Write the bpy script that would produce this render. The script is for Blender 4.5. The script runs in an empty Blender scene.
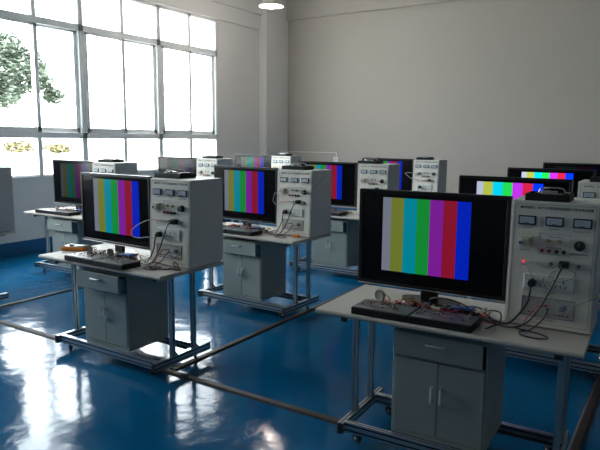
import bpy, bmesh, math, random
from mathutils import Vector, Matrix
random.seed(7)
sc = bpy.context.scene
COL = sc.collection
R = math.radians

# ------------------------------------------------------------------ materials
def nt(name):
    m = bpy.data.materials.new(name); m.use_nodes = True
    n = m.node_tree.nodes; l = m.node_tree.links
    return m, n, l, n['Principled BSDF']

def mat(name, col, rough=.5, metal=0., noise=0., nscale=20., bump=0., bscale=60., spec=.5, emit=None, estr=0.):
    m, n, l, b = nt(name)
    b.inputs['Base Color'].default_value = (*col, 1)
    b.inputs['Roughness'].default_value = rough
    b.inputs['Metallic'].default_value = metal
    b.inputs['Specular IOR Level'].default_value = spec
    tc = n.new('ShaderNodeTexCoord')
    if noise:
        t = n.new('ShaderNodeTexNoise'); t.inputs['Scale'].default_value = nscale; t.inputs['Detail'].default_value = 5
        r = n.new('ShaderNodeMixRGB'); r.blend_type = 'MIX'
        r.inputs[1].default_value = (*[c*(1-noise) for c in col], 1); r.inputs[2].default_value = (*[min(1, c*(1+noise)) for c in col], 1)
        l.new(tc.outputs['Object'], t.inputs['Vector']); l.new(t.outputs['Fac'], r.inputs[0]); l.new(r.outputs[0], b.inputs['Base Color'])
    if bump:
        t = n.new('ShaderNodeTexNoise'); t.inputs['Scale'].default_value = bscale; t.inputs['Detail'].default_value = 4
        bp = n.new('ShaderNodeBump'); bp.inputs['Strength'].default_value = bump; bp.inputs['Distance'].default_value = .004
        l.new(tc.outputs['Object'], t.inputs['Vector']); l.new(t.outputs['Fac'], bp.inputs['Height']); l.new(bp.outputs[0], b.inputs['Normal'])
    if emit:
        b.inputs['Emission Color'].default_value = (*emit, 1); b.inputs['Emission Strength'].default_value = estr
    return m

M = dict(
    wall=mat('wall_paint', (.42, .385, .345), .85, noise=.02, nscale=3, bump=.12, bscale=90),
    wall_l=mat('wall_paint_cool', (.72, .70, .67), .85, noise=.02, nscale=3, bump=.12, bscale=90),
    ceil=mat('ceiling_paint', (.66, .65, .62), .9, noise=.02, nscale=3),
    band=mat('blue_skirting_paint', (.012, .10, .26), .35, noise=.05),
    frame=mat('white_window_frame', (.80, .82, .82), .4),
    top=mat('bench_laminate', (.46, .44, .40), .6, noise=.05, nscale=60, spec=.2),
    alu=mat('aluminium_profile', (.50, .54, .56), .32, .85, noise=.06, nscale=40),
    slot_shade=mat('slot_shade_strip', (.015, .016, .018), .5),  # black put into the profile slots as their shade
    cap=mat('black_plastic', (.018, .019, .022), .45),
    rubber=mat('caster_rubber', (.02, .02, .022), .6),
    chrome=mat('polished_metal', (.78, .78, .78), .32, .75),
    satin=mat('satin_handle', (.72, .73, .72), .4, .3),
    cab=mat('cabinet_steel', (.29, .34, .32), .45, noise=.04, nscale=160, bump=.15, bscale=400),
    cabside=mat('console_steel', (.56, .56, .53), .5, noise=.06, nscale=220, bump=.3, bscale=350),
    panel=mat('console_panel', (.74, .72, .65), .5, noise=.02, nscale=60),
    ink=mat('panel_ink', (.07, .08, .09), .6),
    inkd=mat('title_ink', (.015, .02, .03), .6),
    meterframe=mat('meter_bezel', (.02, .022, .026), .4),
    meterface=mat('meter_face', (.50, .58, .66), .25),
    meterlow=mat('meter_mask', (.16, .20, .24), .35),
    cream=mat('cream_plastic', (.55, .52, .40), .45),
    bluep=mat('blue_plastic', (.02, .10, .42), .4),
    redp=mat('red_plastic', (.45, .02, .03), .4),
    gold=mat('brass_terminal', (.65, .42, .08), .3, .8),
    whitep=mat('white_plastic', (.66, .68, .66), .4),
    darkp=mat('dark_socket', (.02, .02, .02), .6),
    module=mat('grey_module_plate', (.46, .47, .44), .5),
    black=mat('black_tv_plastic', (.010, .010, .012), .4, spec=.3),
    blackm=mat('black_case', (.014, .015, .017), .6, spec=.25, noise=.2, nscale=40),
    boardtop=mat('board_grey_print', (.085, .09, .095), .5, noise=.25, nscale=120),
    silver=mat('silver_trim', (.55, .56, .58), .3, .7),
    cable_b=mat('black_cable', (.014, .014, .016), .5),
    cable_w=mat('white_cable', (.36, .37, .33), .45),
    cable_r=mat('red_cable', (.40, .03, .04), .45),
    cable_y=mat('yellow_wire', (.45, .36, .10), .45),
    pcb=mat('circuit_green', (.03, .10, .06), .45, noise=.3, nscale=90),
    pcbbrown=mat('circuit_brown', (.16, .10, .05), .5, noise=.3, nscale=90),
    orange=mat('orange_rubber', (.75, .22, .02), .45),
    lcd=mat('meter_display', (.35, .38, .33), .3),
    track=mat('cable_cover', (.035, .028, .027), .6, noise=.25, nscale=30, spec=.25),
    wall_d=mat('low_bounce_wall', (.28, .27, .26), .85, noise=.02, nscale=3),  # unseen right and back walls, darkened to cut bounce onto the near bench
    shade=mat('lamp_enamel', (.60, .50, .44), .4),
    bulb=mat('lamp_glass', (1, 1, 1), .3, emit=(1, .95, .88), estr=3.5),
    led=mat('red_led', (.6, .02, .03), .3, emit=(1, .03, .05), estr=1.2),
    leaf=mat('leaf_green', (.08, .105, .075), .6, noise=.35, nscale=3),
    leaf2=mat('leaf_ochre', (.16, .14, .06), .6, noise=.35, nscale=3),
    bark=mat('bark', (.07, .055, .045), .8, noise=.3),
    ground=mat('pale_concrete_ground', (.55, .54, .50), .8, noise=.08, nscale=.5),
    disc=mat('grey_speaker_rim', (.33, .32, .28), .5),
)

def floor_mat():
    m, n, l, b = nt('blue_epoxy_floor')
    tc = n.new('ShaderNodeTexCoord')
    t = n.new('ShaderNodeTexNoise'); t.inputs['Scale'].default_value = 1.3; t.inputs['Detail'].default_value = 8
    rp = n.new('ShaderNodeValToRGB')
    rp.color_ramp.elements[0].position = .3; rp.color_ramp.elements[0].color = (.001, .066, .165, 1)
    rp.color_ramp.elements[1].position = .75; rp.color_ramp.elements[1].color = (.0015, .092, .215, 1)
    l.new(tc.outputs['Object'], t.inputs['Vector']); l.new(t.outputs['Fac'], rp.inputs[0]); l.new(rp.outputs[0], b.inputs['Base Color'])
    t2 = n.new('ShaderNodeTexNoise'); t2.inputs['Scale'].default_value = 3.0; t2.inputs['Detail'].default_value = 2
    t3 = n.new('ShaderNodeTexNoise'); t3.inputs['Scale'].default_value = 9; t3.inputs['Detail'].default_value = 3
    mx = n.new('ShaderNodeMath'); mx.operation = 'MULTIPLY_ADD'; mx.inputs[1].default_value = .3
    l.new(tc.outputs['Object'], t2.inputs['Vector']); l.new(tc.outputs['Object'], t3.inputs['Vector'])
    l.new(t3.outputs['Fac'], mx.inputs[0]); l.new(t2.outputs['Fac'], mx.inputs[2])
    bp = n.new('ShaderNodeBump'); bp.inputs['Strength'].default_value = .5; bp.inputs['Distance'].default_value = .012
    l.new(mx.outputs[0], bp.inputs['Height']); l.new(bp.outputs[0], b.inputs['Normal'])
    b.inputs['Roughness'].default_value = .13
    b.inputs['IOR'].default_value = 1.34; b.inputs['Specular IOR Level'].default_value = .18; b.inputs['Specular Tint'].default_value = (.75, .9, 1, 1)
    return m
M['floor'] = floor_mat()

def glass_mat():
    m = bpy.data.materials.new('window_glass'); m.use_nodes = True
    n = m.node_tree.nodes; l = m.node_tree.links; n.clear()
    o = n.new('ShaderNodeOutputMaterial'); a = n.new('ShaderNodeBsdfTransparent'); g = n.new('ShaderNodeBsdfGlossy')
    a.inputs[0].default_value = (.95, .97, .97, 1); g.inputs['Roughness'].default_value = .02
    x = n.new('ShaderNodeMixShader'); f = n.new('ShaderNodeFresnel'); f.inputs[0].default_value = 1.35
    gm = n.new('ShaderNodeNewGeometry'); iv = n.new('ShaderNodeMath'); iv.operation = 'SUBTRACT'; iv.inputs[0].default_value = 1; l.new(gm.outputs['Backfacing'], iv.inputs[1])
    ml = n.new('ShaderNodeMath'); ml.operation = 'MULTIPLY'; l.new(iv.outputs[0], ml.inputs[0]); l.new(f.outputs[0], ml.inputs[1])
    l.new(ml.outputs[0], x.inputs[0]); l.new(a.outputs[0], x.inputs[1]); l.new(g.outputs[0], x.inputs[2]); l.new(x.outputs[0], o.inputs[0])
    return m
M['glass'] = glass_mat()

TVW, TVH = .851, .552
BX0, BX1, BZ0, BZ1 = .147, .648, .088, .510
def screen_mat():
    m, n, l, b = nt('television_colour_bars')
    b.inputs['Base Color'].default_value = (.004, .004, .005, 1); b.inputs['Roughness'].default_value = .16
    b.inputs['Specular IOR Level'].default_value = .2
    tc = n.new('ShaderNodeTexCoord'); sx = n.new('ShaderNodeSeparateXYZ'); l.new(tc.outputs['Object'], sx.inputs[0])
    mr = n.new('ShaderNodeMapRange'); 
    oi = n.new('ShaderNodeObjectInfo'); sp = n.new('ShaderNodeSeparateColor'); l.new(oi.outputs['Color'], sp.inputs[0])
    e0 = n.new('ShaderNodeMath'); e0.inputs[1].default_value = BX0; l.new(sp.outputs[1], e0.inputs[0]); e1 = n.new('ShaderNodeMath'); e1.inputs[1].default_value = BX1; l.new(sp.outputs[2], e1.inputs[0])
    l.new(e0.outputs[0], mr.inputs[1]); l.new(e1.outputs[0], mr.inputs[2]); mr.clamp = False; l.new(sx.outputs['X'], mr.inputs[0])
    rp = n.new('ShaderNodeValToRGB'); rp.color_ramp.interpolation = 'CONSTANT'
    cols = [(.27, .30, .39), (.26, .31, .04), (.0, .39, .53), (.01, .42, .055), (.33, .02, .50), (.40, .01, .04), (.0, .025, .78)]
    pos = [0, .10, .25, .40, .55, .70, .85]
    e = rp.color_ramp.elements
    e[0].position = 0; e[0].color = (*cols[0], 1); e[1].position = pos[1]; e[1].color = (*cols[1], 1)
    for p, c in zip(pos[2:], cols[2:]):
        q = e.new(p); q.color = (*c, 1)
    l.new(mr.outputs[0], rp.inputs[0])
    def cmp(sock, op, v):
        k = n.new('ShaderNodeMath'); k.operation = op; k.inputs[1].default_value = v; l.new(sock, k.inputs[0]); return k.outputs[0]
    def mul(a, c):
        k = n.new('ShaderNodeMath'); k.operation = 'MULTIPLY'; l.new(a, k.inputs[0]); l.new(c, k.inputs[1]); return k.outputs[0]
    msk = mul(mul(cmp(mr.outputs[0], 'GREATER_THAN', 0), cmp(mr.outputs[0], 'LESS_THAN', 1)),
              mul(cmp(sx.outputs['Z'], 'GREATER_THAN', BZ0), cmp(sx.outputs['Z'], 'LESS_THAN', BZ1)))
    l.new(rp.outputs[0], b.inputs['Emission Color']); l.new(mul(msk, sp.outputs[0]), b.inputs['Emission Strength'])
    return m
M['screen'] = screen_mat()

# ------------------------------------------------------------------ mesh builder
class MB:
    def __init__(s): s.v = []; s.f = []; s.m = []; s.mats = []
    def mi(s, k):
        if k not in s.mats: s.mats.append(k)
        return s.mats.index(k)
    def add(s, vs, fs, k):
        b = len(s.v); s.v += [tuple(p) for p in vs]; i = s.mi(k)
        for f in fs: s.f.append([b+q for q in f]); s.m.append(i)
    def bm(s, bm, k):
        bm.verts.index_update()
        s.add([v.co for v in bm.verts], [[v.index for v in f.verts] for f in bm.faces], k); bm.free()
    def box(s, x0, x1, y0, y1, z0, z1, k, bev=0., seg=1, mtx=None):
        bm = bmesh.new(); bmesh.ops.create_cube(bm, size=1)
        for v in bm.verts: v.co = ((x0+x1)/2+v.co.x*(x1-x0), (y0+y1)/2+v.co.y*(y1-y0), (z0+z1)/2+v.co.z*(z1-z0))
        if bev: bmesh.ops.bevel(bm, geom=bm.edges[:], offset=bev, segments=seg, affect='EDGES', profile=.5)
        if mtx: bm.transform(mtx)
        s.bm(bm, k)
    def cyl(s, c, r, h, k, axis='Z', n=16, r2=None, bev=0.):
        bm = bmesh.new(); bmesh.ops.create_cone(bm, cap_ends=True, segments=n, radius1=r, radius2=r if r2 is None else r2, depth=h)
        if bev: bmesh.ops.bevel(bm, geom=[e for e in bm.edges if len(e.link_faces) == 2 and any(len(f.verts) > 4 for f in e.link_faces)], offset=bev, segments=2, affect='EDGES')
        if axis == 'X': bm.transform(Matrix.Rotation(R(90), 4, 'Y'))
        if axis == 'Y': bm.transform(Matrix.Rotation(R(90), 4, 'X'))
        if axis == '-Y': bm.transform(Matrix.Rotation(R(90), 4, 'X'))
        bm.transform(Matrix.Translation(c)); s.bm(bm, k)
    def torus(s, c, r, t, k, axis='Z', n=24, m=8):
        vs = []; fs = []
        for i in range(n):
            a = 2*math.pi*i/n
            for j in range(m):
                b = 2*math.pi*j/m; q = r+t*math.cos(b); p = (q*math.cos(a), q*math.sin(a), t*math.sin(b))
                if axis == 'Y': p = (p[0], p[2], p[1])
                vs.append((c[0]+p[0], c[1]+p[1], c[2]+p[2]))
                fs.append([i*m+j, ((i+1) % n)*m+j, ((i+1) % n)*m+(j+1) % m, i*m+(j+1) % m])
        s.add(vs, fs, k)
    def prism(s, poly, a0, a1, k, axis='X'):
        # poly: 2D points extruded along an axis
        def p(u, w, a): return {'X': (a, u, w), 'Y': (u, a, w), 'Z': (u, w, a)}[axis]
        n = len(poly); vs = [p(u, w, a0) for u, w in poly]+[p(u, w, a1) for u, w in poly]
        fs = [[i, (i+1) % n, n+(i+1) % n, n+i] for i in range(n)]+[list(range(n))[::-1], list(range(n, 2*n))]
        s.add(vs, fs, k)
    def lathe(s, prof, c, k, n=32):
        vs = []; fs = []
        for i in range(n):
            a = 2*math.pi*i/n
            for r, z in prof: vs.append((c[0]+r*math.cos(a), c[1]+r*math.sin(a), c[2]+z))
        m = len(prof)
        for i in range(n):
            for j in range(m-1):
                fs.append([i*m+j, ((i+1) % n)*m+j, ((i+1) % n)*m+j+1, i*m+j+1])
        s.add(vs, fs, k)
    def tube(s, pts, r, k, n=7, sub=6):
        P = [Vector(p) for p in pts]
        if len(P) > 2 and sub > 1:
            Q = []
            E = [P[0]*2-P[1]]+P+[P[-1]*2-P[-2]]
            for i in range(1, len(E)-2):
                a, b, c, d = E[i-1:i+3]
                for j in range(sub):
                    t = j/sub
                    Q.append(.5*((2*b)+(c-a)*t+(2*a-5*b+4*c-d)*t*t+(3*b-a-3*c+d)*t**3))
            Q.append(P[-1]); P = Q
        vs = []; fs = []; up = None
        for i, p in enumerate(P):
            d = (P[min(i+1, len(P)-1)]-P[max(i-1, 0)]).normalized()
            if up is None: up = d.orthogonal().normalized()
            up = (up-d*up.dot(d)).normalized() if (up-d*up.dot(d)).length > 1e-4 else d.orthogonal().normalized()
            w = d.cross(up)
            for j in range(n):
                a = 2*math.pi*j/n; vs.append(p+up*r*math.cos(a)+w*r*math.sin(a))
        for i in range(len(P)-1):
            for j in range(n): fs.append([i*n+j, i*n+(j+1) % n, (i+1)*n+(j+1) % n, (i+1)*n+j])
        fs.append(list(range(n))[::-1]); fs.append([(len(P)-1)*n+j for j in range(n)])
        s.add(vs, fs, k)
    def text(s, txt, x, z, size, k, y=-.0012, width=None, bold=0.):
        cu = bpy.data.curves.new('t', 'FONT'); cu.body = txt; cu.size = size; cu.resolution_u = 1; cu.offset = bold
        o = bpy.data.objects.new('t', cu); COL.objects.link(o)
        dg = bpy.context.evaluated_depsgraph_get(); dg.update()
        me = bpy.data.meshes.new_from_object(o.evaluated_get(dg))
        if len(me.vertices):
            w = max(v.co.x for v in me.vertices)
            kx = (width/w) if width else 1
            s.add([(x+v.co.x*kx, y, z+v.co.y) for v in me.vertices], [list(p.vertices) for p in me.polygons], k)
        bpy.data.meshes.remove(me); bpy.data.objects.remove(o); bpy.data.curves.remove(cu)
    def shear(s, k):   # lean backwards with height
        s.v = [(x, y+z*k, z) for x, y, z in s.v]; return s
    def xf(s, m): s.v = [tuple(m @ Vector(p)) for p in s.v]; return s
    def build(s, name, parent=None, smooth=False):
        me = bpy.data.meshes.new(name); me.from_pydata(s.v, [], s.f)
        for k in s.mats: me.materials.append(M[k])
        for p, i in zip(me.polygons, s.m): p.material_index = i
        bm = bmesh.new(); bm.from_mesh(me); bmesh.ops.recalc_face_normals(bm, faces=bm.faces)
        if smooth:
            for f in bm.faces: f.smooth = True
            for e in bm.edges:
                if len(e.link_faces) == 2 and e.calc_face_angle(0) > .6: e.smooth = False
        bm.to_mesh(me); bm.free()
        o = bpy.data.objects.new(name, me); COL.objects.link(o)
        if parent: o.parent = parent
        return o

def tag(o, label=None, cat=None, group=None, kind=None):
    if label: o['label'] = label
    if cat: o['category'] = cat
    if group: o['group'] = group
    if kind: o['kind'] = kind
    return o
def empty(name): 
    o = bpy.data.objects.new(name, None); o.empty_display_size = .1; COL.objects.link(o); return o
def copy_tree(o, parent=None):
    c = o.copy(); COL.objects.link(c)
    if parent: c.parent = parent
    for ch in [q for q in bpy.data.objects if q.parent == o]: copy_tree(ch, c)
    return c

# ------------------------------------------------------------------ the room
XL, YF, XR, YB, ZC = -7.914, 11.44, 3.4, -3.2, 4.8
WT = .26
def struct(mb, name, **k):
    o = mb.build(name, **k); o['kind'] = 'structure'; return o
b = MB(); b.box(XL-WT, XR+.2, YB-.2, YF+.2, -.2, 0, 'floor'); struct(b, 'floor')
b = MB(); b.box(XL-WT, XR+.2, YB-.2, YF+.2, ZC, ZC+.2, 'ceil'); struct(b, 'ceiling')
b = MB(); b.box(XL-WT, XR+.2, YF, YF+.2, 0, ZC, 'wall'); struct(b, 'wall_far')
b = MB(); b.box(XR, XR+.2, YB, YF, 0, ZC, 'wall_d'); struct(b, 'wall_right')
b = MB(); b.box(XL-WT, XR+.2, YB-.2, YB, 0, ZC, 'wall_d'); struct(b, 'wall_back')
SILL, HEAD = 1.08, 3.92
G1 = [4.56, 6.12, 7.725, 9.26]
G2 = [.75, 2.1, 3.45]
b = MB()
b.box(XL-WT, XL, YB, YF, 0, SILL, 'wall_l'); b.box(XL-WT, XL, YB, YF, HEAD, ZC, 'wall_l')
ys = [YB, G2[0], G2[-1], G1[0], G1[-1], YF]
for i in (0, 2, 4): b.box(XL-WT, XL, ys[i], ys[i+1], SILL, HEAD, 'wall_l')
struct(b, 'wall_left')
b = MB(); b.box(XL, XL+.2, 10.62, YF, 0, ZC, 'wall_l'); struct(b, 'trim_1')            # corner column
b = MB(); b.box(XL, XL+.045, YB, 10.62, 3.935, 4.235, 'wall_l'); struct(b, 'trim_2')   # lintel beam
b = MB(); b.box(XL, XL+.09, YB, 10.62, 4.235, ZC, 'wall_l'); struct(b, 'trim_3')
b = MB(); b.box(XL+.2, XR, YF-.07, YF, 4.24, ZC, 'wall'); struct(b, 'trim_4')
def skirting(name, x0, x1, y0, y1):
    b = MB(); b.box(x0, x1, y0, y1, 0, .187, 'band', .002); struct(b, name)
skirting('baseboard_left', XL, XL+.008, YB, 10.61)
skirting('baseboard_far', XL+.2, XR, YF-.008, YF)
skirting('baseboard_right', XR-.008, XR, YB, YF)
skirting('baseboard_back', XL, XR, YB, YB+.008)

def window(n, y0, y1):
    xa, xb = XL-.082, XL-.002
    root = None
    b = MB(); f = .048
    def bar(ya, yb, za, zb, x0=xa, x1=xb): b.box(x0, x1, ya, yb, za, zb, 'frame', .004)
    bar(y0, y0+f, SILL, HEAD); bar(y1-f, y1, SILL, HEAD); bar(y0, y1, SILL, SILL+.04); bar(y0, y1, HEAD-.045, HEAD)
    bar(y0, y1, 1.64, 1.73); bar(y0, y1, 3.25, 3.35)
    ym = (y0+y1)/2
    bar(ym-.035, ym+.035, SILL, 1.64); bar(ym-.035, ym+.035, 3.35, HEAD)
    fr = struct(b, 'window_%d' % n)
    for k, (ya, yb, dx) in enumerate(((y0+f, ym+.04, .015), (ym-.04, y1-f, -.03))):
        s = MB(); t = .062 if k == 0 else .062
        x0, x1 = xa+.04+dx, xa+.065+dx
        z0, z1 = 1.73, 3.25
        s.box(x0, x1, ya, ya+t, z0, z1, 'frame', .003); s.box(x0, x1, yb-t, yb, z0, z1, 'frame', .003)
        s.box(x0, x1, ya, yb, z0, z0+.07, 'frame', .003); s.box(x0, x1, ya, yb, z1-.035, z1, 'frame', .003)
        if k == 0: s.box(x1, x1+.012, yb-.045, yb-.02, 2.1, 2.22, 'frame', .003)
        so = s.build('sash', fr)
        g = MB(); g.box(x0+.010, x0+.015, ya+t-.004, yb-t+.004, z0+.066, z1-.031, 'glass'); g.build('pane', so)
    for ya, yb in ((y0+f, ym-.035), (ym+.035, y1-f)):
        for za, zb in ((SILL+.04, 1.64), (3.35, HEAD-.045)):
            g = MB(); g.box(xa+.04, xa+.045, ya, yb, za, zb, 'glass'); g.build('pane', fr)
for i in range(3): window(i+1, G1[i], G1[i+1])
for i in range(len(G2)-1): window(i+4, G2[i], G2[i+1])
for nm, g in (('trim_5', G1), ('trim_6', G2)):
    b = MB(); b.box(XL-.004, XL+.02, g[0], g[-1], SILL-.001, SILL+.018, 'wall_l', .003); struct(b, nm)

# ------------------------------------------------------------------ the workbench
BW, BD, TH = 1.324, .648, .75
def profile(b, p0, p1, w, h, grooves=True):
    """aluminium extrusion from p0 to p1, w across, h high, with T-slots darkened by black strips"""
    x0, y0, z0 = [min(a, c) for a, c in zip(p0, p1)]; x1, y1, z1 = [max(a, c) for a, c in zip(p0, p1)]
    ax = max(range(3), key=lambda i: abs(p1[i]-p0[i]))
    g = .0052; d = .006
    # cross-section polygon with slots, centred; slots every 30 mm on the long faces
    def slots(L):
        n = max(1, round(L/.031)); return [(-L/2+L*(i+.5)/n) for i in range(n)]
    poly = []
    hw, hh = w/2, h/2
    for s in slots(w): poly += [(s-g, -hh), (s-g, -hh+d), (s+g, -hh+d), (s+g, -hh)]
    poly = [(-hw, -hh)]+poly+[(hw, -hh)]
    for s in slots(h): poly += [(hw, s-g), (hw-d, s-g), (hw-d, s+g), (hw, s+g)]
    poly += [(hw, hh)]
    for s in reversed(slots(w)): poly += [(s+g, hh), (s+g, hh-d), (s-g, hh-d), (s-g, hh)]
    poly += [(-hw, hh)]
    for s in reversed(slots(h)): poly += [(-hw, s+g), (-hw+d, s+g), (-hw+d, s-g), (-hw, s-g)]
    c = [(p0[i]+p1[i])/2 for i in range(3)]
    if ax == 0: pl = [(c[1]+u, c[2]+w_) for u, w_ in poly]; A = 'X'
    elif ax == 1: pl = [(c[0]+u, c[2]+w_) for u, w_ in poly]; A = 'Y'
    else: pl = [(c[0]+u, c[1]+w_) for u, w_ in poly]; A = 'Z'
    b.prism(pl, p0[ax], p1[ax], 'alu', A)
    # black strips inside the slots stand in for the shade there
    t = .0012
    lo, hi = min(p0[ax], p1[ax])+.001, max(p0[ax], p1[ax])-.001
    def strip(u0, u1, w0, w1):
        if ax == 0: b.box(lo, hi, c[1]+u0, c[1]+u1, c[2]+w0, c[2]+w1, 'slot_shade')
        elif ax == 1: b.box(c[0]+u0, c[0]+u1, lo, hi, c[2]+w0, c[2]+w1, 'slot_shade')
        else: b.box(c[0]+u0, c[0]+u1, c[1]+w0, c[1]+w1, lo, hi, 'slot_shade')
    for s in slots(h):
        strip(hw-d, hw-t, s-g, s+g); strip(-hw+t, -hw+d, s-g, s+g)
    for s in slots(w):
        strip(s-g, s+g, hh-d, hh-t)

def make_bench():
    root = empty('workbench')
    b = MB()
    # laminate top with a rounded front edge
    t = .027; n = 6
    poly = [(BD, TH-t), (BD, TH)]+[(t/2-math.sin(math.pi*i/n)*t/2, TH-t/2+math.cos(math.pi*i/n)*t/2) for i in range(n+1)]
    b.prism(poly, 0, BW, 'top', 'X'); b.build('tabletop', root, smooth=True)
    xl0, xl1, xr0, xr1 = .137, .167, 1.205, 1.235
    z0, z1 = .065, .125
    for a, c in ((xl0, xl1), (xr0, xr1)):
        b = MB(); profile(b, ((a+c)/2, .022, .095), ((a+c)/2, .585, .095), .03, .06); b.build('side_rail', root)
        for y in (.019, .5855):
            b = MB(); b.box(a-.0005, c+.0005, y-.0025 if y < .1 else y, y+.003 if y < .1 else y+.005, z0-.0005, z1+.0005, 'cap', .001)
            b.build('end_cap', root)
    for y, nm in ((.062, 'front_rail'), (.49, 'rear_rail')):
        b = MB(); profile(b, (xl1, y, .095), (xr0, y, .095), .03, .06); b.build(nm, root)
    for a, c in ((xl0, xl1), (xr0, xr1)):
        for y in (.205, .42):
            b = MB(); profile(b, ((a+c)/2, y, z1), ((a+c)/2, y, .693), .03, .03); b.build('post', root)
        b = MB(); profile(b, ((a+c)/2, .05, .708), ((a+c)/2, .60, .708), .03, .03); b.build('top_rail', root)
        b = MB(); b.box(a-.003, c+.006, .044, .05, .690, .7232, 'cap', .001); b.build('end_cap', root)
        # corner brackets at the foot of the posts
        for y in (.205, .42):
            b = MB()
            b.prism([(y+.015, z1), (y+.015, z1+.028), (y+.019, z1+.028), (y+.043, z1+.004), (y+.043, z1)], (a+c)/2-.012, (a+c)/2+.012, 'alu', 'X')
            b.build('bracket', root)
    for x, y, ang in ((.235, .085, 65), (1.137, .085, -20), (.26, .50, 75), (1.16, .50, 40)):
        cm = Matrix.Translation((x, y, 0)) @ Matrix.Rotation(R(ang), 4, 'Z')
        b = MB()
        b.box(-.022, .022, -.02, .02, .0605, .0655, 'chrome', .001)
        b.cyl((0, 0, .056), .012, .010, 'chrome', 'Z', 12)
        b.box(-.0135, -.0115, -.010, .026, .030, .056, 'cap'); b.box(.0115, .0135, -.010, .026, .030, .056, 'cap')
        b.xf(cm); c = b.build('caster', root)
        b = MB(); b.cyl((0, .014, .0275), .0275, .020, 'rubber', 'X', 22, bev=.003); b.cyl((0, .014, .0275), .007, .028, 'chrome', 'X', 8)
        b.xf(cm); b.build('wheel', c)
    return root

def handle(b, x, z, y, L, vert, k='satin'):
    h = L/2; d = .024
    if vert: p = [(x, y, z+h), (x, y-d*.7, z+h), (x, y-d, z+h-.008), (x, y-d, z-h+.008), (x, y-d*.7, z-h), (x, y, z-h)]
    else: p = [(x-h, y, z), (x-h, y-d*.7, z), (x-h+.008, y-d, z), (x+h-.008, y-d, z), (x+h, y-d*.7, z), (x+h, y, z)]
    b.tube(p, .006, k, 8, 3)

def make_cabinet(drawer_open):
    root = empty('storage_cabinet')     # origin: front-left foot; size .486 x .40 x .565
    W, Dp, H = .486, .395, .565
    b = MB()
    t = .012
    b.box(0, t, .0, Dp, 0, H, 'cab', .002); b.box(W-t, W, .0, Dp, 0, H, 'cab', .002)
    b.box(t, W-t, Dp-t, Dp, 0, H, 'cab'); b.box(t, W-t, 0, Dp-t, 0, .022, 'cab'); b.box(t, W-t, 0, Dp-t, H-.014, H, 'cab')
    b.box(t, W-t, .004, Dp-t, .424, .434, 'cab')
    b.build('body', root)
    yo = -drawer_open
    b = MB(); b.box(.004, .462, yo-.018, yo, .437, .562, 'cab', .003)
    b.box(.02, .45, yo, yo+.34, .447, .452, 'cab'); b.box(.02, .024, yo, yo+.34, .452, .54, 'cab'); b.box(.446, .45, yo, yo+.34, .452, .54, 'cab'); b.box(.02, .45, yo+.336, yo+.34, .452, .54, 'cab')
    d = b.build('drawer', root)
    b = MB(); handle(b, .233, .519, yo-.018, .095, False); tag(b.build('handle', d, True), 'chrome bow handle')
    for x0, x1, hx in ((.014, .2415, .218), (.2445, .472, .266)):
        b = MB(); b.box(x0, x1, -.004, .010, .026, .4215, 'cab', .002); d = b.build('door', root)
        b = MB(); handle(b, hx, .255, -.004, .075, True); tag(b.build('handle', d, True), 'chrome bow handle')
    return root

# ------------------------------------------------------------------ the television
def make_tv():
    root = empty('television')     # origin: bottom-left of the panel at table height
    z0 = .075
    b = MB(); e = .022
    b.box(0, TVW, 0, .035, z0, z0+e, 'black', .004); b.box(0, TVW, 0, .035, z0+TVH-e, z0+TVH, 'black', .004)
    b.box(0, e, 0, .035, z0+e-.004, z0+TVH-e+.004, 'black', .003); b.box(TVW-e, TVW, 0, .035, z0+e-.004, z0+TVH-e+.004, 'black', .003)
    b.build('bezel', root)
    b = MB(); b.box(e-.003, TVW-e+.003, .006, .010, e-.003, TVH-e+.003, 'screen'); s = b.build('screen', root); s.location = (0, 0, z0)
    tag(s, 'screen showing seven vertical colour bars')
    b = MB(); b.box(.01, TVW-.01, .012, .045, z0+.004, z0+TVH-.004, 'black', .006)
    b.prism([(.045, z0+.06), (.085, z0+.10), (.085, z0+.36), (.045, z0+.44)], .12, TVW-.12, 'black', 'X'); b.build('rear_housing', root)
    b = MB(); b.box(.004, TVW-.004, -.0012, .012, z0+.001, z0+.005, 'silver', .001); tag(b.build('bottom_trim', root), 'thin silver strip')
    b = MB(); b.box(TVW/2-.05, TVW/2+.05, .03, .06, .012, z0+.10, 'black', .006); b.build('stand_neck', root)
    b = MB(); n = 28
    b.prism([(TVW/2+.17*math.cos(2*math.pi*i/n)*(1), .065+.085*math.sin(2*math.pi*i/n)) for i in range(n)], 0.0005, .012, 'black', 'Z'); b.build('stand_base', root)
    return root

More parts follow.
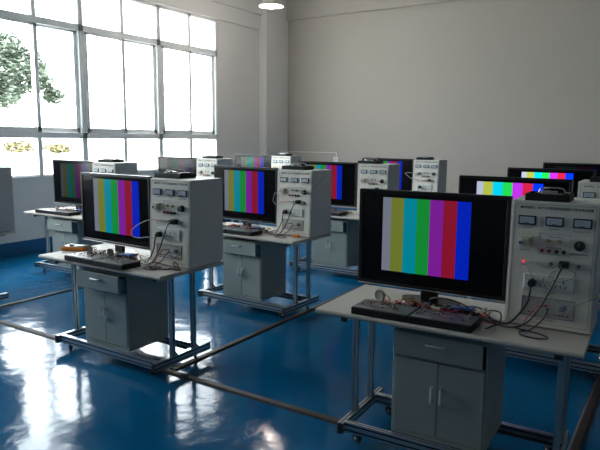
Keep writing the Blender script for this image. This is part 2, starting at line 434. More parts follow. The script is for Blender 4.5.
# ------------------------------------------------------------------ the power console
CW, CH, SL = .395, .619, .042
def make_console():
    root = empty('power_console')     # origin: front-left bottom corner, front face along x
    b = MB(); dp = .36
    poly = [(0.004, .006), (dp, .006), (dp, CH), (CH*SL+.004, CH)]
    b.prism(poly, 0, CW, 'cabside', 'X')
    for x in (.02, CW-.05):
        for y in (.03, dp-.05): b.box(x, x+.03, y, y+.02, 0, .006, 'cap')
    b.build('body', root)
    b = MB(); b.box(.006, CW-.006, -.002, .004, .008, CH-.002, 'panel', .001); b.shear(SL); pn = b.build('front_panel', root)
    b = MB()
    def rect(x0, x1, z0, z1, w=.0012, k='ink', y=-.0028):
        b.box(x0, x1, y, -.0019, z0, z0+w, k); b.box(x0, x1, y, -.0019, z1-w, z1, k); b.box(x0, x0+w, y, -.0019, z0, z1, k); b.box(x1-w, x1, y, -.0019, z0, z1, k)
    rect(.019, .379, .027, .606); rect(.138, .280, .366, .468, .0008); b.box(.138, .28, -.0028, -.0019, .411, .4118, 'ink')
    b.torus((.051, -.0028, .5885), .0055, .0016, 'ink', 'Y', 18, 6); b.cyl((.051, -.0025, .5885), .003, .001, 'ink', 'Y', 10)
    b.text('中友科技', .061, .5835, .0145, 'inkd', -.0027, .05, .0003)
    b.text('MCTV-29型液晶电视维修技术综合实训装置', .125, .5835, .0145, 'inkd', -.0027, .242, .0003)
    for x, z, w, t in ((.058, .487, .045, '交流电压表'), (.18, .487, .045, '交流电流表'), (.285, .485, .075, '直流稳压电源电压表'), (.055, .378, .045, '漏电保护器'),
                       (.172, .449, .07, '可调直流电源输出'), (.172, .398, .07, '直流电源输出端'), (.19, .415, .03, '＋5V  -5V'), (.285, .377, .075, '直流电压调节旋钮'),
                       (.062, .304, .027, '电源指示'), (.175, .304, .04, '信号输出'), (.305, .304, .03, '保险丝'), (.165, .178, .06, '交流电源插座'), (.15, .043, .09, '信号测试模块')):
        b.text(t, x, z, .0075, 'ink', -.0027, w)
    for x, t in ((.147, '+12V'), (.181, '+5V'), (.213, 'GND'), (.246, '-12V')): b.text(t, x, .369, .005, 'ink', -.0027, .017)
    b.shear(SL); tag(b.build('lettering', pn), 'dark printed lettering and border')
    for x0 in (.038, .162, .284):
        b = MB(); b.box(x0, x0+.082, -.011, 0, .504, .549, 'meterframe', .002); b.shear(SL); mt = b.build('panel_meter', root)
        b = MB(); b.box(x0+.007, x0+.075, -.0122, -.010, .511, .543, 'meterface', .001); b.box(x0+.03, x0+.052, -.0128, -.012, .511, .516, 'meterlow')
        n = 9
        for i in range(n):
            a = R(140-100*i/(n-1)); cx, cz = x0+.041, .505
            b.box(-.0005, .0005, -.0128, -.0121, .026, .0295, 'ink', 0, 1, Matrix.Translation((cx, 0, cz)) @ Matrix.Rotation(a-R(90), 4, 'Y') if False else Matrix.Translation((cx, 0, cz)) @ Matrix.Rotation(R(90)-a, 4, 'Y'))
        b.box(-.0005, .0005, -.0130, -.0124, .006, .027, 'ink', 0, 1, Matrix.Translation((x0+.041, 0, .505)) @ Matrix.Rotation(R(-44), 4, 'Y'))
        b.shear(SL); tag(b.build('dial', mt), 'pale blue dial with a thin needle')
    b = MB(); b.box(.049, .110, -.022, 0, .396, .449, 'cream', .002); b.box(.064, .095, -.030, -.02, .405, .440, 'cream', .002)
    b.shear(SL); br = b.build('circuit_breaker', root)
    b = MB(); b.box(.052, .063, -.036, -.02, .412, .424, 'bluep', .001); b.shear(SL); tag(b.build('toggle', br), 'small blue toggle')
    for x in (.181, .232):
        b = MB(); b.cyl((x, -.009, .432), .0065, .018, 'gold', 'Y', 14, bev=.001); b.cyl((x, -.002, .432), .009, .004, 'cap', 'Y', 14); b.shear(SL); b.build('terminal', root)
    for x, k in ((.156, 'redp'), (.188, 'redp'), (.222, 'cap'), (.254, 'cap')):
        b = MB(); b.cyl((x, -.010, .385), .0085, .018, k, 'Y', 16, bev=.0015); b.cyl((x, -.020, .385), .004, .002, 'darkp', 'Y', 10); b.shear(SL); b.build('terminal', root)
    b = MB(); b.cyl((.319, -.004, .42), .024, .006, 'cap', 'Y', 28); b.cyl((.319, -.018, .42), .019, .026, 'cap', 'Y', 24, bev=.002)
    b.box(.318, .320, -.0325, -.030, .422, .437, 'whitep')
    for i in range(11):
        a = R(225-27*i); b.cyl((.319+.031*math.cos(a), -.0024, .42+.031*math.sin(a)), .0012, .001, 'ink', 'Y', 6)
    b.shear(SL); b.build('knob', root)
    b = MB(); b.cyl((.075, -.005, .324), .0048, .008, 'led', 'Y', 12, bev=.001); b.shear(SL); tag(b.build('indicator_light', root), 'small red indicator light')
    for x in (.109, .138, .167):
        b = MB(); b.cyl((x, -.004, .322), .006, .006, 'silver', 'Y', 10); b.cyl((x, -.012, .322), .0025, .016, 'chrome', 'Y', 8); b.shear(SL); b.build('switch', root)
    for x in (.2, .322):
        b = MB(); b.cyl((x, -.006, .323), .0085, .010, 'cap', 'Y', 16, bev=.001); b.cyl((x, -.0115, .323), .004, .001, 'silver', 'Y', 8); b.shear(SL); b.build('jack', root)
    b = MB(); b.box(.237, .281, -.036, 0, .309, .344, 'cap', .005, 2); b.box(.248, .27, -.052, -.036, .317, .336, 'cap', .003); b.shear(SL); b.build('connector', root)
    b = MB(); b.box(.082, .308, -.012, 0, .190, .267, 'whitep', .003); b.shear(SL); st = b.build('outlet_strip', root)
    b = MB()
    for x in (.125, .172, .219, .262):
        b.box(x-.0025, x+.0025, -.0126, -.0115, .232, .249, 'darkp')
        for s in (-1, 1): b.box(-.0022, .0022, -.0126, -.0115, -.008, .008, 'darkp', 0, 1, Matrix.Translation((x+s*.011, 0, .217)) @ Matrix.Rotation(R(30*s), 4, 'Y'))
    b.shear(SL); b.build('socket', st)
    b = MB(); b.box(.082, .316, -.005, 0, .062, .152, 'module', .001)
    b.box(.079, .319, -.008, 0, .059, .0625, 'meterlow'); b.box(.079, .319, -.008, 0, .1515, .155, 'meterlow'); b.box(.079, .0825, -.008, 0, .059, .155, 'meterlow'); b.box(.3155, .319, -.008, 0, .059, .155, 'meterlow')
    b.shear(SL); md = b.build('test_module', root)
    b = MB()
    for i, (x, w) in enumerate(((.092, .085), (.092, .08), (.092, .088), (.092, .05))): b.box(x, x+w, -.0056, -.0048, .137-.012*i, .1382-.012*i, 'ink')
    b.shear(SL); b.build('lettering', md)
    for x, z, rr, k in [(q, .078, .0035, 'cap') for q in (.115, .125, .145, .205, .232, .252, .27)]+[(.291, .078, .0045, 'redp'), (.192, .118, .006, 'redp'), (.200, .100, .006, 'cap')]:
        b = MB(); b.cyl((x, -.007, z), rr, .006, k, 'Y', 10); b.shear(SL); b.build('terminal', md)
    b = MB(); b.cyl((.266, -.013, .113), .0145, .018, 'meterlow', 'Y', 20, bev=.002); b.shear(SL); b.build('knob', md)
    return root

# ------------------------------------------------------------------ small gear
def make_trainer(W=.315, seed=1):
    rd = random.Random(seed); root = empty('circuit_trainer_box'); Dp, H = .175, .040
    b = MB(); b.box(0, W, 0, Dp, 0, H-.004, 'blackm', .003); b.build('case', root)
    b = MB(); b.box(.004, W-.004, .004, Dp-.004, H-.005, H, 'boardtop', .001)
    for i in range(10): b.box(.012+i*.011, .0145+i*.011, .012, .024, H, H+.0006, 'whitep')
    for i in range(5):
        x, y = rd.uniform(.03, W-.08), rd.uniform(.04, .14); b.box(x, x+rd.uniform(.02, .06), y, y+.0015, H, H+.0005, 'whitep')
    b.build('printed_panel', root)
    b = MB()
    for i in range(22):
        x, y = rd.uniform(.02, W-.03), rd.uniform(.05, Dp-.02); k = rd.choice(['redp', 'cap', 'silver', 'gold', 'cap'])
        b.cyl((x, y, H+.004), .0035, .008, k, 'Z', 8)
    tag(b.build('terminal', root), 'small coloured terminals', kind='stuff')
    return root

def make_pcb(seed=3, blue=True):
    rd = random.Random(seed); root = empty('circuit_board')
    b = MB(); b.box(0, .24, 0, .10, .006, .009, 'pcb' if seed % 2 else 'pcbbrown')
    for x in (.01, .23):
        for y in (.01, .09): b.cyl((x, y, .003), .003, .006, 'gold', 'Z', 8)
    b.build('board', root)
    b = MB(); x = .02
    while x < .20:
        w = rd.uniform(.02, .045); k = rd.choice(['blackm', 'cap', 'silver', 'bluep' if blue else 'cap'])
        b.box(x, x+w, .02+rd.uniform(0, .02), .05+rd.uniform(0, .03), .009, .022+rd.uniform(0, .022), k, .002); x += w+.008
    b.build('component', root)
    b = MB()
    for i in range(7):
        b.cyl((rd.uniform(.02, .22), rd.uniform(.01, .09), .021), rd.uniform(.004, .008), .024, rd.choice(['cap', 'bluep', 'silver']), 'Z', 12, bev=.001)
    b.build('capacitor', root)
    if blue:
        b = MB(); b.box(.06, .18, .03, .075, .036, .048, 'bluep', .004); b.build('transformer', root)
    return root

def make_speaker():
    root = empty('small_loudspeaker')
    b = MB(); b.cyl((0, 0, .036), .033, .006, 'disc', 'Y', 28, bev=.002); b.cyl((0, .009, .036), .026, .014, 'disc', 'Y', 24, r2=.014)
    b.box(-.022, .022, -.004, .012, 0, .010, 'disc', .002); b.build('frame', root, True)
    b = MB(); b.lathe([(.027, .003), (.010, -.003), (0, -.001)], (0, 0, 0), 'disc', 24); b.xf(Matrix.Translation((0, -.004, .036)) @ Matrix.Rotation(R(90), 4, 'X')); b.build('cone', root, True)
    return root

def make_tray(seed=1):
    """the black parts tray standing on top of each console; origin front-left"""
    rd = random.Random(seed); root = empty('component_tray'); W, Dp, H = .26, .17, .034
    b = MB(); b.box(0, W, 0, Dp, 0, .006, 'blackm', .001)
    for a in ((0, W, 0, .006), (0, W, Dp-.006, Dp), (0, .006, 0, Dp), (W-.006, W, 0, Dp)): b.box(*a, .004, H, 'blackm', .001)
    b.build('tray_body', root)
    b = MB()
    for i in range(6):
        x = .015+i*.04; b.box(x, x+.03, .02+rd.uniform(0, .02), .10+rd.uniform(0, .04), .006, .026+rd.uniform(0, .016), rd.choice(['blackm', 'cap', 'boardtop']), .003)
    b.build('component', root)
    b = MB()
    for i in range(4):
        x = rd.uniform(.04, W-.07); y = rd.uniform(.03, .12); b.box(x, x+rd.uniform(.02, .04), y, y+.02, .03, .040+rd.uniform(0, .008), 'silver', .002)
    b.tube([(.07, .06, .036), (.08, .06, .056), (.13, .09, .06), (.20, .10, .056), (.22, .10, .036)], .004, 'silver', 7, 4)
    tag(b.build('metal_clip', root), 'shiny metal clips and bow')
    return root

# ------------------------------------------------------------------ stations (x, y, rotation; TV dx, dy, rotation)
ST = dict(
    D1=(-1.637, 2.701, 2.09, .022, .013, -.2), D2=(-4.195, 2.759, -.16, -.001, -.03, -3.3), D3=(-4.231, 4.434, -1.94, -.021, .001, -2.0),
    D4=(-4.282, 6.186, .91, -.019, -.014, .75), D5=(-4.349, 8.079, -.33, .005, .002, 0), Z=(-6.812, 2.734, -.07, 0, 0, 0),
    A=(-6.833, 4.329, .39, .006, .011, -.35), B=(-6.941, 6.243, -.08, .008, .006, -.2), C=(-6.939, 8.109, -.15, .012, .008, -.3),
    R2=(-1.592, 4.421, .02, -.007, -.007, .2), R3=(-1.657, 6.189, .01, 0, 0, 0), R4=(-1.666, 8.081, .02, 0, 0, 0))
WH = dict(D1='nearest bench at lower right', D2='front middle bench with orange multimeter', D3='second bench of the middle column',
          D4='third bench of the middle column', D5='rearmost bench of the middle column', Z='bench cut off at the left edge',
          A='second bench of the window column', B='third bench of the window column', C='rearmost bench of the window column',
          R2='second bench of the right column', R3='third bench of the right column', R4='rearmost bench of the right column')
def mtx(s, x=0, y=0, z=0, rz=0):
    sx, sy, sr = ST[s][:3]
    return Matrix.Translation((sx, sy, 0)) @ Matrix.Rotation(R(sr), 4, 'Z') @ Matrix.Translation((x, y, z)) @ Matrix.Rotation(R(rz), 4, 'Z')
PROTO = {}
def place(kind, maker, s, x, y, z, rz, label, cat, group):
    if kind not in PROTO: o = PROTO[kind] = maker()
    else: o = copy_tree(PROTO[kind])
    o.matrix_world = mtx(s, x, y, z, rz)
    tag(o, label, cat, group); return o

T0 = TH
BARS = dict(D1=.55, D2=.55, D3=.50, D4=.55, D5=.55, A=.13, B=.06, C=.45, R2=1.7, R3=2.2, R4=.02)
HAS_TV = ['D1', 'D2', 'D3', 'D4', 'D5', 'A', 'B', 'C', 'R2', 'R3', 'R4']
HAS_CON = ['D1', 'D2', 'D3', 'D4', 'D5', 'Z', 'A', 'B', 'C', 'R2']
HAS_CAB = ['D1', 'D2', 'D3', 'D4', 'D5', 'A', 'B', 'R2']
HAS_BRD = ['D1', 'D2', 'D3', 'D4', 'A']
for s in ST:
    place('bench', make_bench, s, 0, 0, 0, 0, ('pale laminate bench top on wheeled aluminium frame, ' if s in ('D1', 'D2') else 'grey wheeled aluminium workbench, ')+WH[s], 'workbench', 'workbenches in three columns')
    if s in HAS_CAB:
        op = .018 if s in ('D1', 'R2') else .045
        place('cab%s' % op, lambda: make_cabinet(op if op > .02 else 0.0), s, .423, .085 if op > .02 else .085, .125, 0, ('grey steel cabinet with shut drawer under ' if op < .02 else 'grey steel cabinet with drawer ajar under ')+WH[s], 'cabinet', 'steel cabinets under the benches')
    if s in HAS_TV:
        dx, dy, rr = ST[s][3:]
        c = mtx(s, .036+TVW/2+dx, .394+dy, T0, rr) @ Matrix.Translation((-TVW/2, 0, 0))
        lb = {'A': 'black television with faded colour bars on ', 'B': 'black television with bluish glare on ', 'R4': 'black television, only its top edge showing, on ', 'R2': 'black television with bright colour bars on ', 'R3': 'black television with brightest colour bars on '}.get(s, 'black flat television showing colour bars on ')
        o = place('tv', make_tv, s, 0, 0, 0, 0, lb+WH[s], 'television', 'televisions on the benches'); o.matrix_world = c
        for ch in o.children:
            if ch.name.startswith('screen'): ch.color = (BARS[s],)+dict(D2=(.018, .075), D3=(.0, .035), D5=(0, .02)).get(s, (0, 0))+(1,)   # picture brightness and picture width differ per set
    if s in HAS_CON:
        place('con', make_console, s, .929, .285, T0, 0, 'grey metal power console with three meters on '+WH[s], 'power supply', 'power consoles on the benches')
    if s in HAS_BRD:
        for k, x in enumerate((.205, .522) if s != 'D2' else (.335, .655)):
            place('tr%d' % k, lambda: make_trainer(.314, 11+k), s, x, .018 if s != 'D2' else -.008, T0, 0 if s != 'D2' else (-1 if k else .5), ('left' if k == 0 else 'right')+' black circuit trainer box on '+WH[s], 'circuit trainer', 'circuit trainer boxes')
        place('pcb', make_pcb, s, .60, .232 if s != 'D2' else .20, T0, 3, 'green circuit board with blue parts on '+WH[s], 'circuit board', 'loose circuit boards')
        place('pcb2', lambda: make_pcb(4, False), s, .33, .24 if s != 'D2' else .215, T0, -4, 'brown circuit board with black parts on '+WH[s], 'circuit board', 'loose circuit boards')
TRAYS = dict(D1=(.985, .335, 0, .78), D2=(.875, .40, 0, 1.0), D3=(.94, .36, 4, 1), D4=(.90, .35, 0, 1), D5=(.95, .36, 6, .85), A=(.92, .40, 0, 1), B=(.95, .40, 0, 1), C=(.95, .36, 0, 1), R2=(1.0, .34, 0, 1))
for s, (x, y, rz, k) in TRAYS.items():
    o = place('tray%d' % (hash(s) * 0), lambda: make_tray(2), s, x, y, T0+CH, rz, 'black tray of parts atop the console on '+WH[s], 'tray', 'black trays on the consoles')
    o.scale = (k, 1, 1)

def wires(s, x0, x1, y0, y1, n, seed, label):
    rd = random.Random(seed); b = MB()
    for i in range(n):
        k = rd.choice(['cable_r', 'cable_r', 'cable_b', 'cable_w', 'cable_y', 'cable_b'])
        x = rd.uniform(x0, x1); y = rd.uniform(y0, y1); p = []
        for j in range(5):
            p.append((x, y, .004+(rd.uniform(.01, .05) if j not in (0, 4) else 0))); x = min(x1, max(x0, x+rd.uniform(-.07, .07))); y = min(y1, max(y0, y+rd.uniform(-.04, .04)))
        b.tube(p, rd.uniform(.0015, .003), k, 5, 4)
    o = b.build('jumper_wires'); o.matrix_world = mtx(s, 0, 0, T0+.0405 if False else T0)
    tag(o, label, 'wires', None, 'stuff')
for i, s in enumerate(HAS_BRD):
    wires(s, .22, .88, .205, .33, 30, 20+i, 'tangle of red and black jumper wires on '+WH[s])
sp = [('D1', .30, .175, .04, -12), ('D2', .407, .165, .04, 15), ('D2', .645, .165, .04, 20), ('A', .43, .16, .04, 10)]
spl = ['round grey loudspeaker disc standing on the nearest bench', 'small grey loudspeaker standing left of another on front middle bench', 'small grey loudspeaker behind the right trainer box, front middle bench', 'small grey loudspeaker on second bench of the window column']
for (s, x, y, z, rz), lb in zip(sp, spl):
    o = place('spk', make_speaker, s, x, y, T0+z, rz, lb, 'loudspeaker', 'small loudspeakers on trainer boxes')
    if s != 'D1': o.scale = (.8, .8, .8)

# ------------------------------------------------------------------ cables
CX, CY = .929, .285
def P(u, v, o=0.):   # point on console panel -> bench coordinates (above table)
    return (CX+u, CY+v*SL-o, v)
def cable(s, pts, r, k, name, label, group=None, extra=None):
    b = MB(); b.tube(pts, r, k, 8, 8)
    o = b.build(name, None, True); o.matrix_world = mtx(s, 0, 0, T0)
    tag(o, label, 'cable', group)
    return o
def plug_cable(s, label, group='black plug leads'):
    root = empty('plug_lead'); root.matrix_world = mtx(s, 0, 0, T0); tag(root, label, 'cable', group)
    b = MB(); x, y, z = P(.125, .226, .014)
    b.cyl((x, y-.020, z), .021, .038, 'cable_b', 'Y', 20, r2=.018, bev=.004); b.cyl((x-.001, y-.044, z-.006), .010, .014, 'cable_b', 'Y', 12)
    b.build('plug', root, True)
    b = MB(); b.tube([(x, y-.048, z-.008), (x, y-.06, z-.04), (x-.01, y-.058, z-.09), (x-.05, y-.055, z-.16), (x-.09, y-.05, z-.205), (x-.13, y-.03, .008), (x-.19, y+.02, .007), (x-.24, y+.10, .007), (x-.26, y+.2, .007)], .0048, 'cable_b', 8, 8)
    b.build('cord', root, True)
for s in ('D1', 'D2', 'D3', 'D5'): plug_cable(s, 'black round plug and cord in the console on '+WH[s])
for s in ('D1', 'D2', 'D3'):
    c = P(.259, .322, .054)
    cable(s, [c, (c[0]-.01, c[1]-.02, c[2]-.02), (c[0]-.04, c[1]-.03, c[2]-.10), (c[0]-.085, c[1]-.035, c[2]-.20), (c[0]-.14, c[1]-.04, .04), (c[0]-.21, c[1]-.04, .009), (c[0]-.29, c[1]-.02, .007), (c[0]-.36, c[1]+.02, .007)], .0042, 'cable_b', 'signal_cable', 'black signal cable from the side connector on '+WH[s], 'signal cables')
    c = P(.192, .118, .014)
    cable(s, [c, (c[0]-.03, c[1]-.02, c[2]-.002), (c[0]-.07, c[1]-.03, c[2]-.05), (c[0]-.11, c[1]-.05, .008), (c[0]-.2, c[1]-.05, .006), (c[0]-.30, c[1]-.05, .006), (c[0]-.36, c[1]-.0, .006)], .0028, 'cable_r', 'test_lead', 'red test lead plugged into console on '+WH[s], 'red test leads')
    c = P(.200, .100, .014)
    cable(s, [c, (c[0]+.0, c[1]-.03, c[2]-.015), (c[0]-.02, c[1]-.04, c[2]-.05), (c[0]-.06, c[1]-.08, .012), (c[0]-.10, c[1]-.11, .006), (c[0]-.08, c[1]-.165, .006), (c[0]+.0, c[1]-.175, .006), (c[0]+.03, c[1]-.14, .006), (c[0]-.02, c[1]-.115, .011), (c[0]-.12, c[1]-.10, .016), (c[0]-.2, c[1]-.06, .006), (c[0]-.26, c[1]-.0, .006)], .0034, 'cable_b', 'test_lead', 'black looped test lead on '+WH[s], 'black test leads')
cable('D2', [(.98, .20, .006), (1.00, .25, .02), (1.10, .276, .006), (1.20, .262, .006), (1.25, .235, .006), (1.22, .19, .006), (1.14, .145, .006), (1.08, .135, .006), (1.07, .17, .006), (1.12, .20, .008)], .0045, 'cable_b', 'test_lead', 'long black lead looping on table before console, front middle bench', 'black test leads')
for s, a in (('D1', 'nearest'), ('A', 'second window-side'), ('D3', 'second middle')):
    cable(s, [(.52, .34, .03), (.55, .30, .07), (.64, .27, .085), (.73, .26, .07), (.77, .24, .045)], .004, 'cable_b', 'signal_cable', 'black cable arching over the right trainer box of %s bench' % a, 'arching cables')
cable('D1', [(.80, .30, .005), (.84, .36, .03), (.90, .33, .035), (.915, .26, .006), (.90, .19, .006), (.88, .12, .006)], .004, 'cable_b', 'signal_cable', 'black cable between television and console on the nearest bench')
# white loops over the panels
cable('D1', [P(.095, .322, .012), P(.10, .30, .03), P(.13, .262, .045), P(.19, .245, .05), P(.27, .262, .06), P(.315, .285, .06), P(.30, .312, .06), P(.235, .31, .05), P(.195, .26, .045), P(.195, .20, .04), P(.24, .155, .05), P(.30, .145, .05), P(.385, .18, .05), (CX+.43, CY+.06, .20), (CX+.44, CY+.2, .18), (CX+.43, CY+.3, .10)], .0032, 'cable_w', 'signal_cable', 'white cable looping across the nearest console panel')
cable('D2', [P(.10, .325, .02), P(.04, .325, .03), P(-.04, .30, .04), P(-.12, .25, .05), P(-.14, .20, .05), P(-.07, .185, .05), P(.03, .20, .05), P(.12, .20, .05)], .0032, 'cable_w', 'signal_cable', 'pale cable arching left from console of front middle bench')
cable('D3', [P(.045, .36, .03), P(.0, .40, .03), P(-.02, .32, .03), P(.03, .29, .03), P(.10, .325, .02)], .003, 'cable_w', 'signal_cable', 'pale cable looped at left of console, second middle bench')
cable('D3', [P(.10, .45, .03), P(.17, .46, .04), P(.28, .42, .05), P(.37, .43, .04), (CX+.42, CY+.10, .50), (CX+.43, CY+.18, .61), (CX+.36, CY+.2, .632)], .0028, 'cable_w', 'signal_cable', 'thin pale cable across console top half, second middle bench')
cable('D5', [P(.10, .325, .02), P(.0, .35, .05), P(-.08, .40, .05), P(-.10, .42, .05), P(-.02, .43, .05), P(.05, .41, .03)], .004, 'cable_w', 'signal_cable', 'white cable loop left of console, rearmost middle bench')
cable('Z', [(1.30, .10, .003), (1.335, .06, -.02), (1.30, .10, -.10), (1.22, .16, -.22), (1.15, .17, -.34)], .003, 'cable_b', 'signal_cable', 'thin black cable hanging from bench cut off at left edge')
# small probe clip with cap at the D2 bench corner
b = MB(); b.tube([(1.215, .262, .006), (1.21, .245, .03), (1.225, .235, .05), (1.245, .235, .045), (1.25, .25, .02), (1.245, .262, .006)], .0035, 'cable_b', 7, 6); b.box(1.20, 1.30, .20, .225, .0005, .011, 'cable_b', .003); b.box(1.10, 1.13, .195, .21, .0005, .012, 'redp', .003)
o = b.build('probe_clip'); o.matrix_world = mtx('D2', 0, 0, T0); tag(o, 'black probe clip lying at the corner of front middle bench', 'probe')
# orange plug on D3
root = empty('orange_adapter'); root.matrix_world = mtx('D3', 1.17, .215, T0, 4); tag(root, 'orange adapter plug before the console, second middle bench', 'plug')
b = MB(); b.box(0, .065, 0, .035, 0, .026, 'orange', .005, 2); b.build('shell', root); b = MB(); b.tube([(0, .017, .01), (-.06, .03, .005), (-.16, .05, .005), (-.22, .055, .005)], .003, 'cable_b', 7, 4); b.tube([(.065, .017, .01), (.09, .03, .005), (.12, .05, .005)], .003, 'cable_b', 7, 4); b.build('lead', root)
# multimeter on D2
root = empty('multimeter'); root.matrix_world = mtx('D2', -.005, .20, T0, 24); tag(root, 'orange-yellow digital multimeter lying on left end of front middle bench', 'multimeter')
b = MB(); b.box(0, .20, 0, .105, 0, .034, 'orange', .012, 3); b.build('holster', root)
b = MB(); b.box(.012, .188, .010, .095, .026, .040, 'lcd', .005, 2); b.build('face', root)
b = MB(); b.box(.13, .18, .02, .085, .039, .0425, 'cap', .002); b.build('display', root)
b = MB(); b.cyl((.075, .052, .045), .022, .012, 'cap', 'Z', 24, bev=.002); b.build('dial', root)
b = MB()
for q in (.025, .052, .08): b.cyl((.022, q, .042), .006, .006, 'redp' if q < .05 else 'cap', 'Z', 10)
b.build('jack', root)

# ------------------------------------------------------------------ floor cable covers
def cover(x0, x1, y0, y1, label):
    b = MB(); w = .034; h = .013
    pr = [(-w, 0), (-w*.7, h*.8), (-w*.5, h), (w*.5, h), (w*.7, h*.8), (w, 0)]
    if x0 == x1: b.prism([(x0+u, q) for u, q in pr], y0, y1, 'track', 'Y')
    else: b.prism([(y0+u, q) for u, q in pr], x0, x1, 'track', 'X')
    o = b.build('cable_cover'); tag(o, label, 'cable cover', 'floor cable covers')
cover(-3.005, -3.005, 2.99, 10.2, 'dark floor cable cover running back beside the middle column benches')
cover(-5.58, -5.58, 2.99, 9.6, 'dark floor cable cover running back beside the window column benches')
cover(-.395, -.395, 2.99, 9.9, 'dark floor cable cover running back beside the right column benches')
cover(-7.0, -.361, 2.953, 2.953, 'dark floor cable cover crossing the room in front of the benches')

# ------------------------------------------------------------------ far wall socket and conduit, lamp
b = MB(); z = 1.372
xs = XL+.2
b.box(XL+.02, xs+.012, 10.608, 10.62, z-.008, z+.008, 'whitep', .002)
b.box(xs, xs+.012, 10.62, YF, z-.008, z+.008, 'whitep', .002)
b.box(xs, -6.43, YF-.012, YF, z-.008, z+.008, 'whitep', .002); b.box(-6.446, -6.43, YF-.012, YF, 1.27, z, 'whitep', .002)
tag(b.build('wall_conduit'), 'thin pale cable conduit along the far wall by corner column', 'conduit')
root = empty('wall_socket'); root.location = (-6.44, YF, 1.22); tag(root, 'small white socket box on far wall under the conduit', 'socket')
b = MB(); b.box(-.06, .06, -.03, 0, -.06, .06, 'whitep', .005, 2); b.build('box', root); b = MB(); b.box(-.04, .04, -.033, -.03, -.04, .04, 'whitep', .002); b.box(-.003, .003, -.0335, -.033, -.015, .015, 'darkp'); b.build('face_plate', root)
LP = Vector((-6.07, 8.49, 3.84))
root = empty('pendant_lamp'); root.location = LP; tag(root, 'conical enamel pendant lamp with glowing bulb near the corner', 'lamp')
b = MB(); b.lathe([(.205, 0), (.200, .012), (.13, .075), (.05, .15), (.035, .19), (.03, .19), (.045, .145), (.125, .07), (.195, .008), (.205, 0)], (0, 0, 0), 'shade', 40); b.build('lamp_shade', root, True)
b = MB(); b.cyl((0, 0, .20), .028, .07, 'cap', 'Z', 20, bev=.003); b.build('bulb_holder', root, True)
b = MB(); b.lathe([(.0, -.045), (.022, -.04), (.042, -.02), (.05, .01), (.044, .045), (.028, .08), (.016, .11), (.016, .17)], (0, 0, 0), 'bulb', 24); tag(b.build('bulb', root, True), 'lit white bulb')
pl = bpy.data.lights.new('lamp_light', 'POINT'); pl.energy = 50; pl.color = (1, .90, .80); pl.shadow_soft_size = .05; pl.specular_factor = .15
lo = bpy.data.objects.new('lamp_light', pl); COL.objects.link(lo); lo.parent = root; lo.location = (0, 0, -.10)
b = MB(); b.tube([(0, 0, .23), (0, 0, .6), (0, 0, ZC-3.84-.03)], .004, 'cable_b', 8, 1); b.build('cord', root)
b = MB(); b.cyl((0, 0, ZC-3.84-.015), .045, .03, 'whitep', 'Z', 24, bev=.003); b.build('ceiling_rose', root)

# ------------------------------------------------------------------ outside the windows
b = MB()
gx = [XL-WT-.01, -14, -22, -40, -70]; gz = [-.2, .2, .9, 1.5, 2.0]
vs = []; fs = []
for x, z in zip(gx, gz): vs += [(x, -30, z), (x, 70, z)]
for i in range(4): fs.append([2*i, 2*i+1, 2*i+3, 2*i+2])
b.add(vs, fs, 'ground'); struct(b, 'ground')
def leaves(b, c, r, n, k, rd, size):
    for i in range(n):
        while 1:
            p = Vector((rd.uniform(-1, 1), rd.uniform(-1, 1), rd.uniform(-1, 1)))
            if .25 < p.length < 1: break
        p = Vector(c)+Vector((p.x*r[0], p.y*r[1], p.z*r[2])); s = size*rd.uniform(.6, 1.4)
        m = Matrix.Translation(p) @ Matrix.Rotation(rd.uniform(0, 6.3), 4, 'Z') @ Matrix.Rotation(rd.uniform(-1.2, 1.2), 4, 'X')
        q = [m @ Vector(v) for v in ((-s, 0, 0), (0, -.45*s, 0), (s, 0, 0), (0, .45*s, .1*s))]
        b.add(q, [[0, 1, 2], [0, 2, 3]], k)
def tree(x, y, zg, clumps, label, seed):
    rd = random.Random(seed); root = empty('leafy_tree'); root.location = (x, y, zg); tag(root, label, 'tree', 'trees outside the windows')
    b = MB(); cz = sum(c[2] for c in clumps)/len(clumps)
    b.tube([(0, 0, 0), (.1, .05, cz*.3), (0, .1, cz*.7), (.05, 0, cz)], .13, 'bark', 9, 4)
    for c in clumps: b.tube([(0, .05, cz*.7), (c[0]*.5, c[1]*.5, (cz*.9+c[2])/2), c[:3]], .025, 'bark', 7, 4)
    b.build('trunk', root, True)
    b = MB()
    for c in clumps: leaves(b, c[:3], (c[3], c[3]*1.1, c[3]*.8), int(2000*c[3]), 'leaf', rd, .09)
    b.build('crown', root)
tree(-22, 12.9, .9, [(0, -.5, 4.1, 1.0), (0, .6, 4.1, .8), (.3, 1.3, 3.5, .75), (-.2, 1.1, 2.8, .7), (0, -.9, 2.9, 1.0), (0, 2.1, 2.9, .5), (.1, 2.6, 2.4, .4), (0, .1, 3.2, .9), (0, -1.8, 3.6, 1.0), (.2, .4, 2.3, .6), (0, 1.9, 3.4, .4)], 'green leafy tree outside the left window bay', 5)
def shrub(x, y, z, r, label, seed, k):
    rd = random.Random(seed); root = empty('garden_shrub'); root.location = (x, y, z); tag(root, label, 'shrub', 'shrubs outside the lower panes')
    b = MB(); 
    for a in range(4): b.tube([(0, 0, 0), (r*.3*math.cos(a*1.6), r*.3*math.sin(a*1.6), r*.4), (r*.6*math.cos(a*1.6), r*.6*math.sin(a*1.6), r*.6)], .02, 'bark', 6, 3)
    b.build('stem', root); b = MB(); leaves(b, (0, 0, r*.4), (r*.7, r*1.4, r*.4), 600, k, rd, .08); b.build('foliage', root)
shrub(-21.5, 13.6, 1.06, .55, 'low ochre shrub seen through the leftmost lower pane', 1, 'leaf2')
shrub(-21.5, 15.3, 1.0, .5, 'low greenish ochre shrub right of the other shrub outside', 2, 'leaf2')

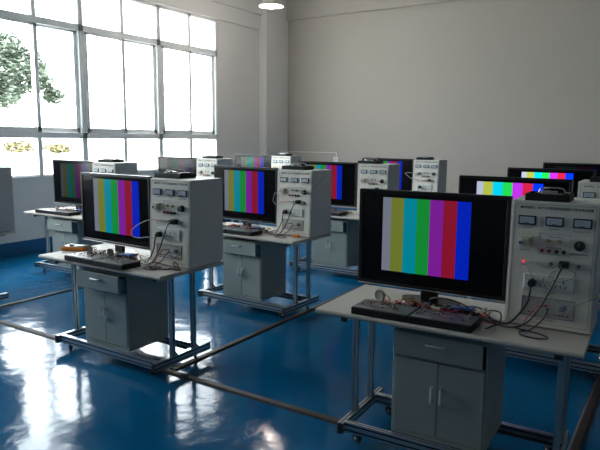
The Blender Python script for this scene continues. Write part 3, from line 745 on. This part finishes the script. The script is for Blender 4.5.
# ------------------------------------------------------------------ light
w = bpy.data.worlds.new('sky'); sc.world = w; w.use_nodes = True
bg = w.node_tree.nodes['Background']; bg.inputs[0].default_value = (.93, .97, 1.0, 1); bg.inputs[1].default_value = 24.0
wn = w.node_tree.nodes; wl = w.node_tree.links      # overcast sky, brightest towards the far left and overhead, dimmer behind
tcw = wn.new('ShaderNodeTexCoord'); dp = wn.new('ShaderNodeVectorMath'); dp.operation = 'DOT_PRODUCT'; dp.inputs[1].default_value = (-.25, .85, .45)
wl.new(tcw.outputs['Generated'], dp.inputs[0])
mrw = wn.new('ShaderNodeMapRange'); mrw.inputs[1].default_value = -.7; mrw.inputs[2].default_value = .9; mrw.inputs[3].default_value = 8; mrw.inputs[4].default_value = 28
wl.new(dp.outputs['Value'], mrw.inputs[0]); wl.new(mrw.outputs[0], bg.inputs[1])
for g in (G1, G2):
    for i in range(len(g)-1):
        L = bpy.data.lights.new('window_portal', 'AREA'); L.shape = 'RECTANGLE'; L.size = HEAD-SILL; L.size_y = g[i+1]-g[i]
        L.cycles.is_portal = True
        o = bpy.data.objects.new('window_portal', L); COL.objects.link(o)
        o.location = (XL-.30, (g[i]+g[i+1])/2, (SILL+HEAD)/2); o.rotation_euler = (0, R(-90), 0)

# ------------------------------------------------------------------ camera
cam = bpy.data.cameras.new('camera'); co = bpy.data.objects.new('camera', cam); COL.objects.link(co); sc.camera = co
cam.sensor_fit = 'HORIZONTAL'; cam.sensor_width = 36; cam.lens = 36*601.2/600; cam.clip_end = 300
y, p, r = R(-32.772), R(-8.141), R(.451)
F = Vector((math.sin(y)*math.cos(p), math.cos(y)*math.cos(p), math.sin(p))); Rt = Vector((math.cos(y), -math.sin(y), 0)); U = Rt.cross(F)
R2 = Rt*math.cos(r)+U*math.sin(r); U2 = U*math.cos(r)-Rt*math.sin(r)
m = Matrix((R2, U2, -F)).transposed().to_4x4(); m.translation = (0, 0, 1.658); co.matrix_world = m

vs_ = sc.view_settings; vs_.view_transform = 'Standard'; vs_.look = 'None'; vs_.gamma = 1; vs_.use_curve_mapping = False; vs_.exposure = 0
sc.cycles.use_denoising = True
sc.cycles.max_bounces = 10; sc.cycles.diffuse_bounces = 6; sc.cycles.transparent_max_bounces = 12
sc.cycles.caustics_reflective = False; sc.cycles.caustics_refractive = False
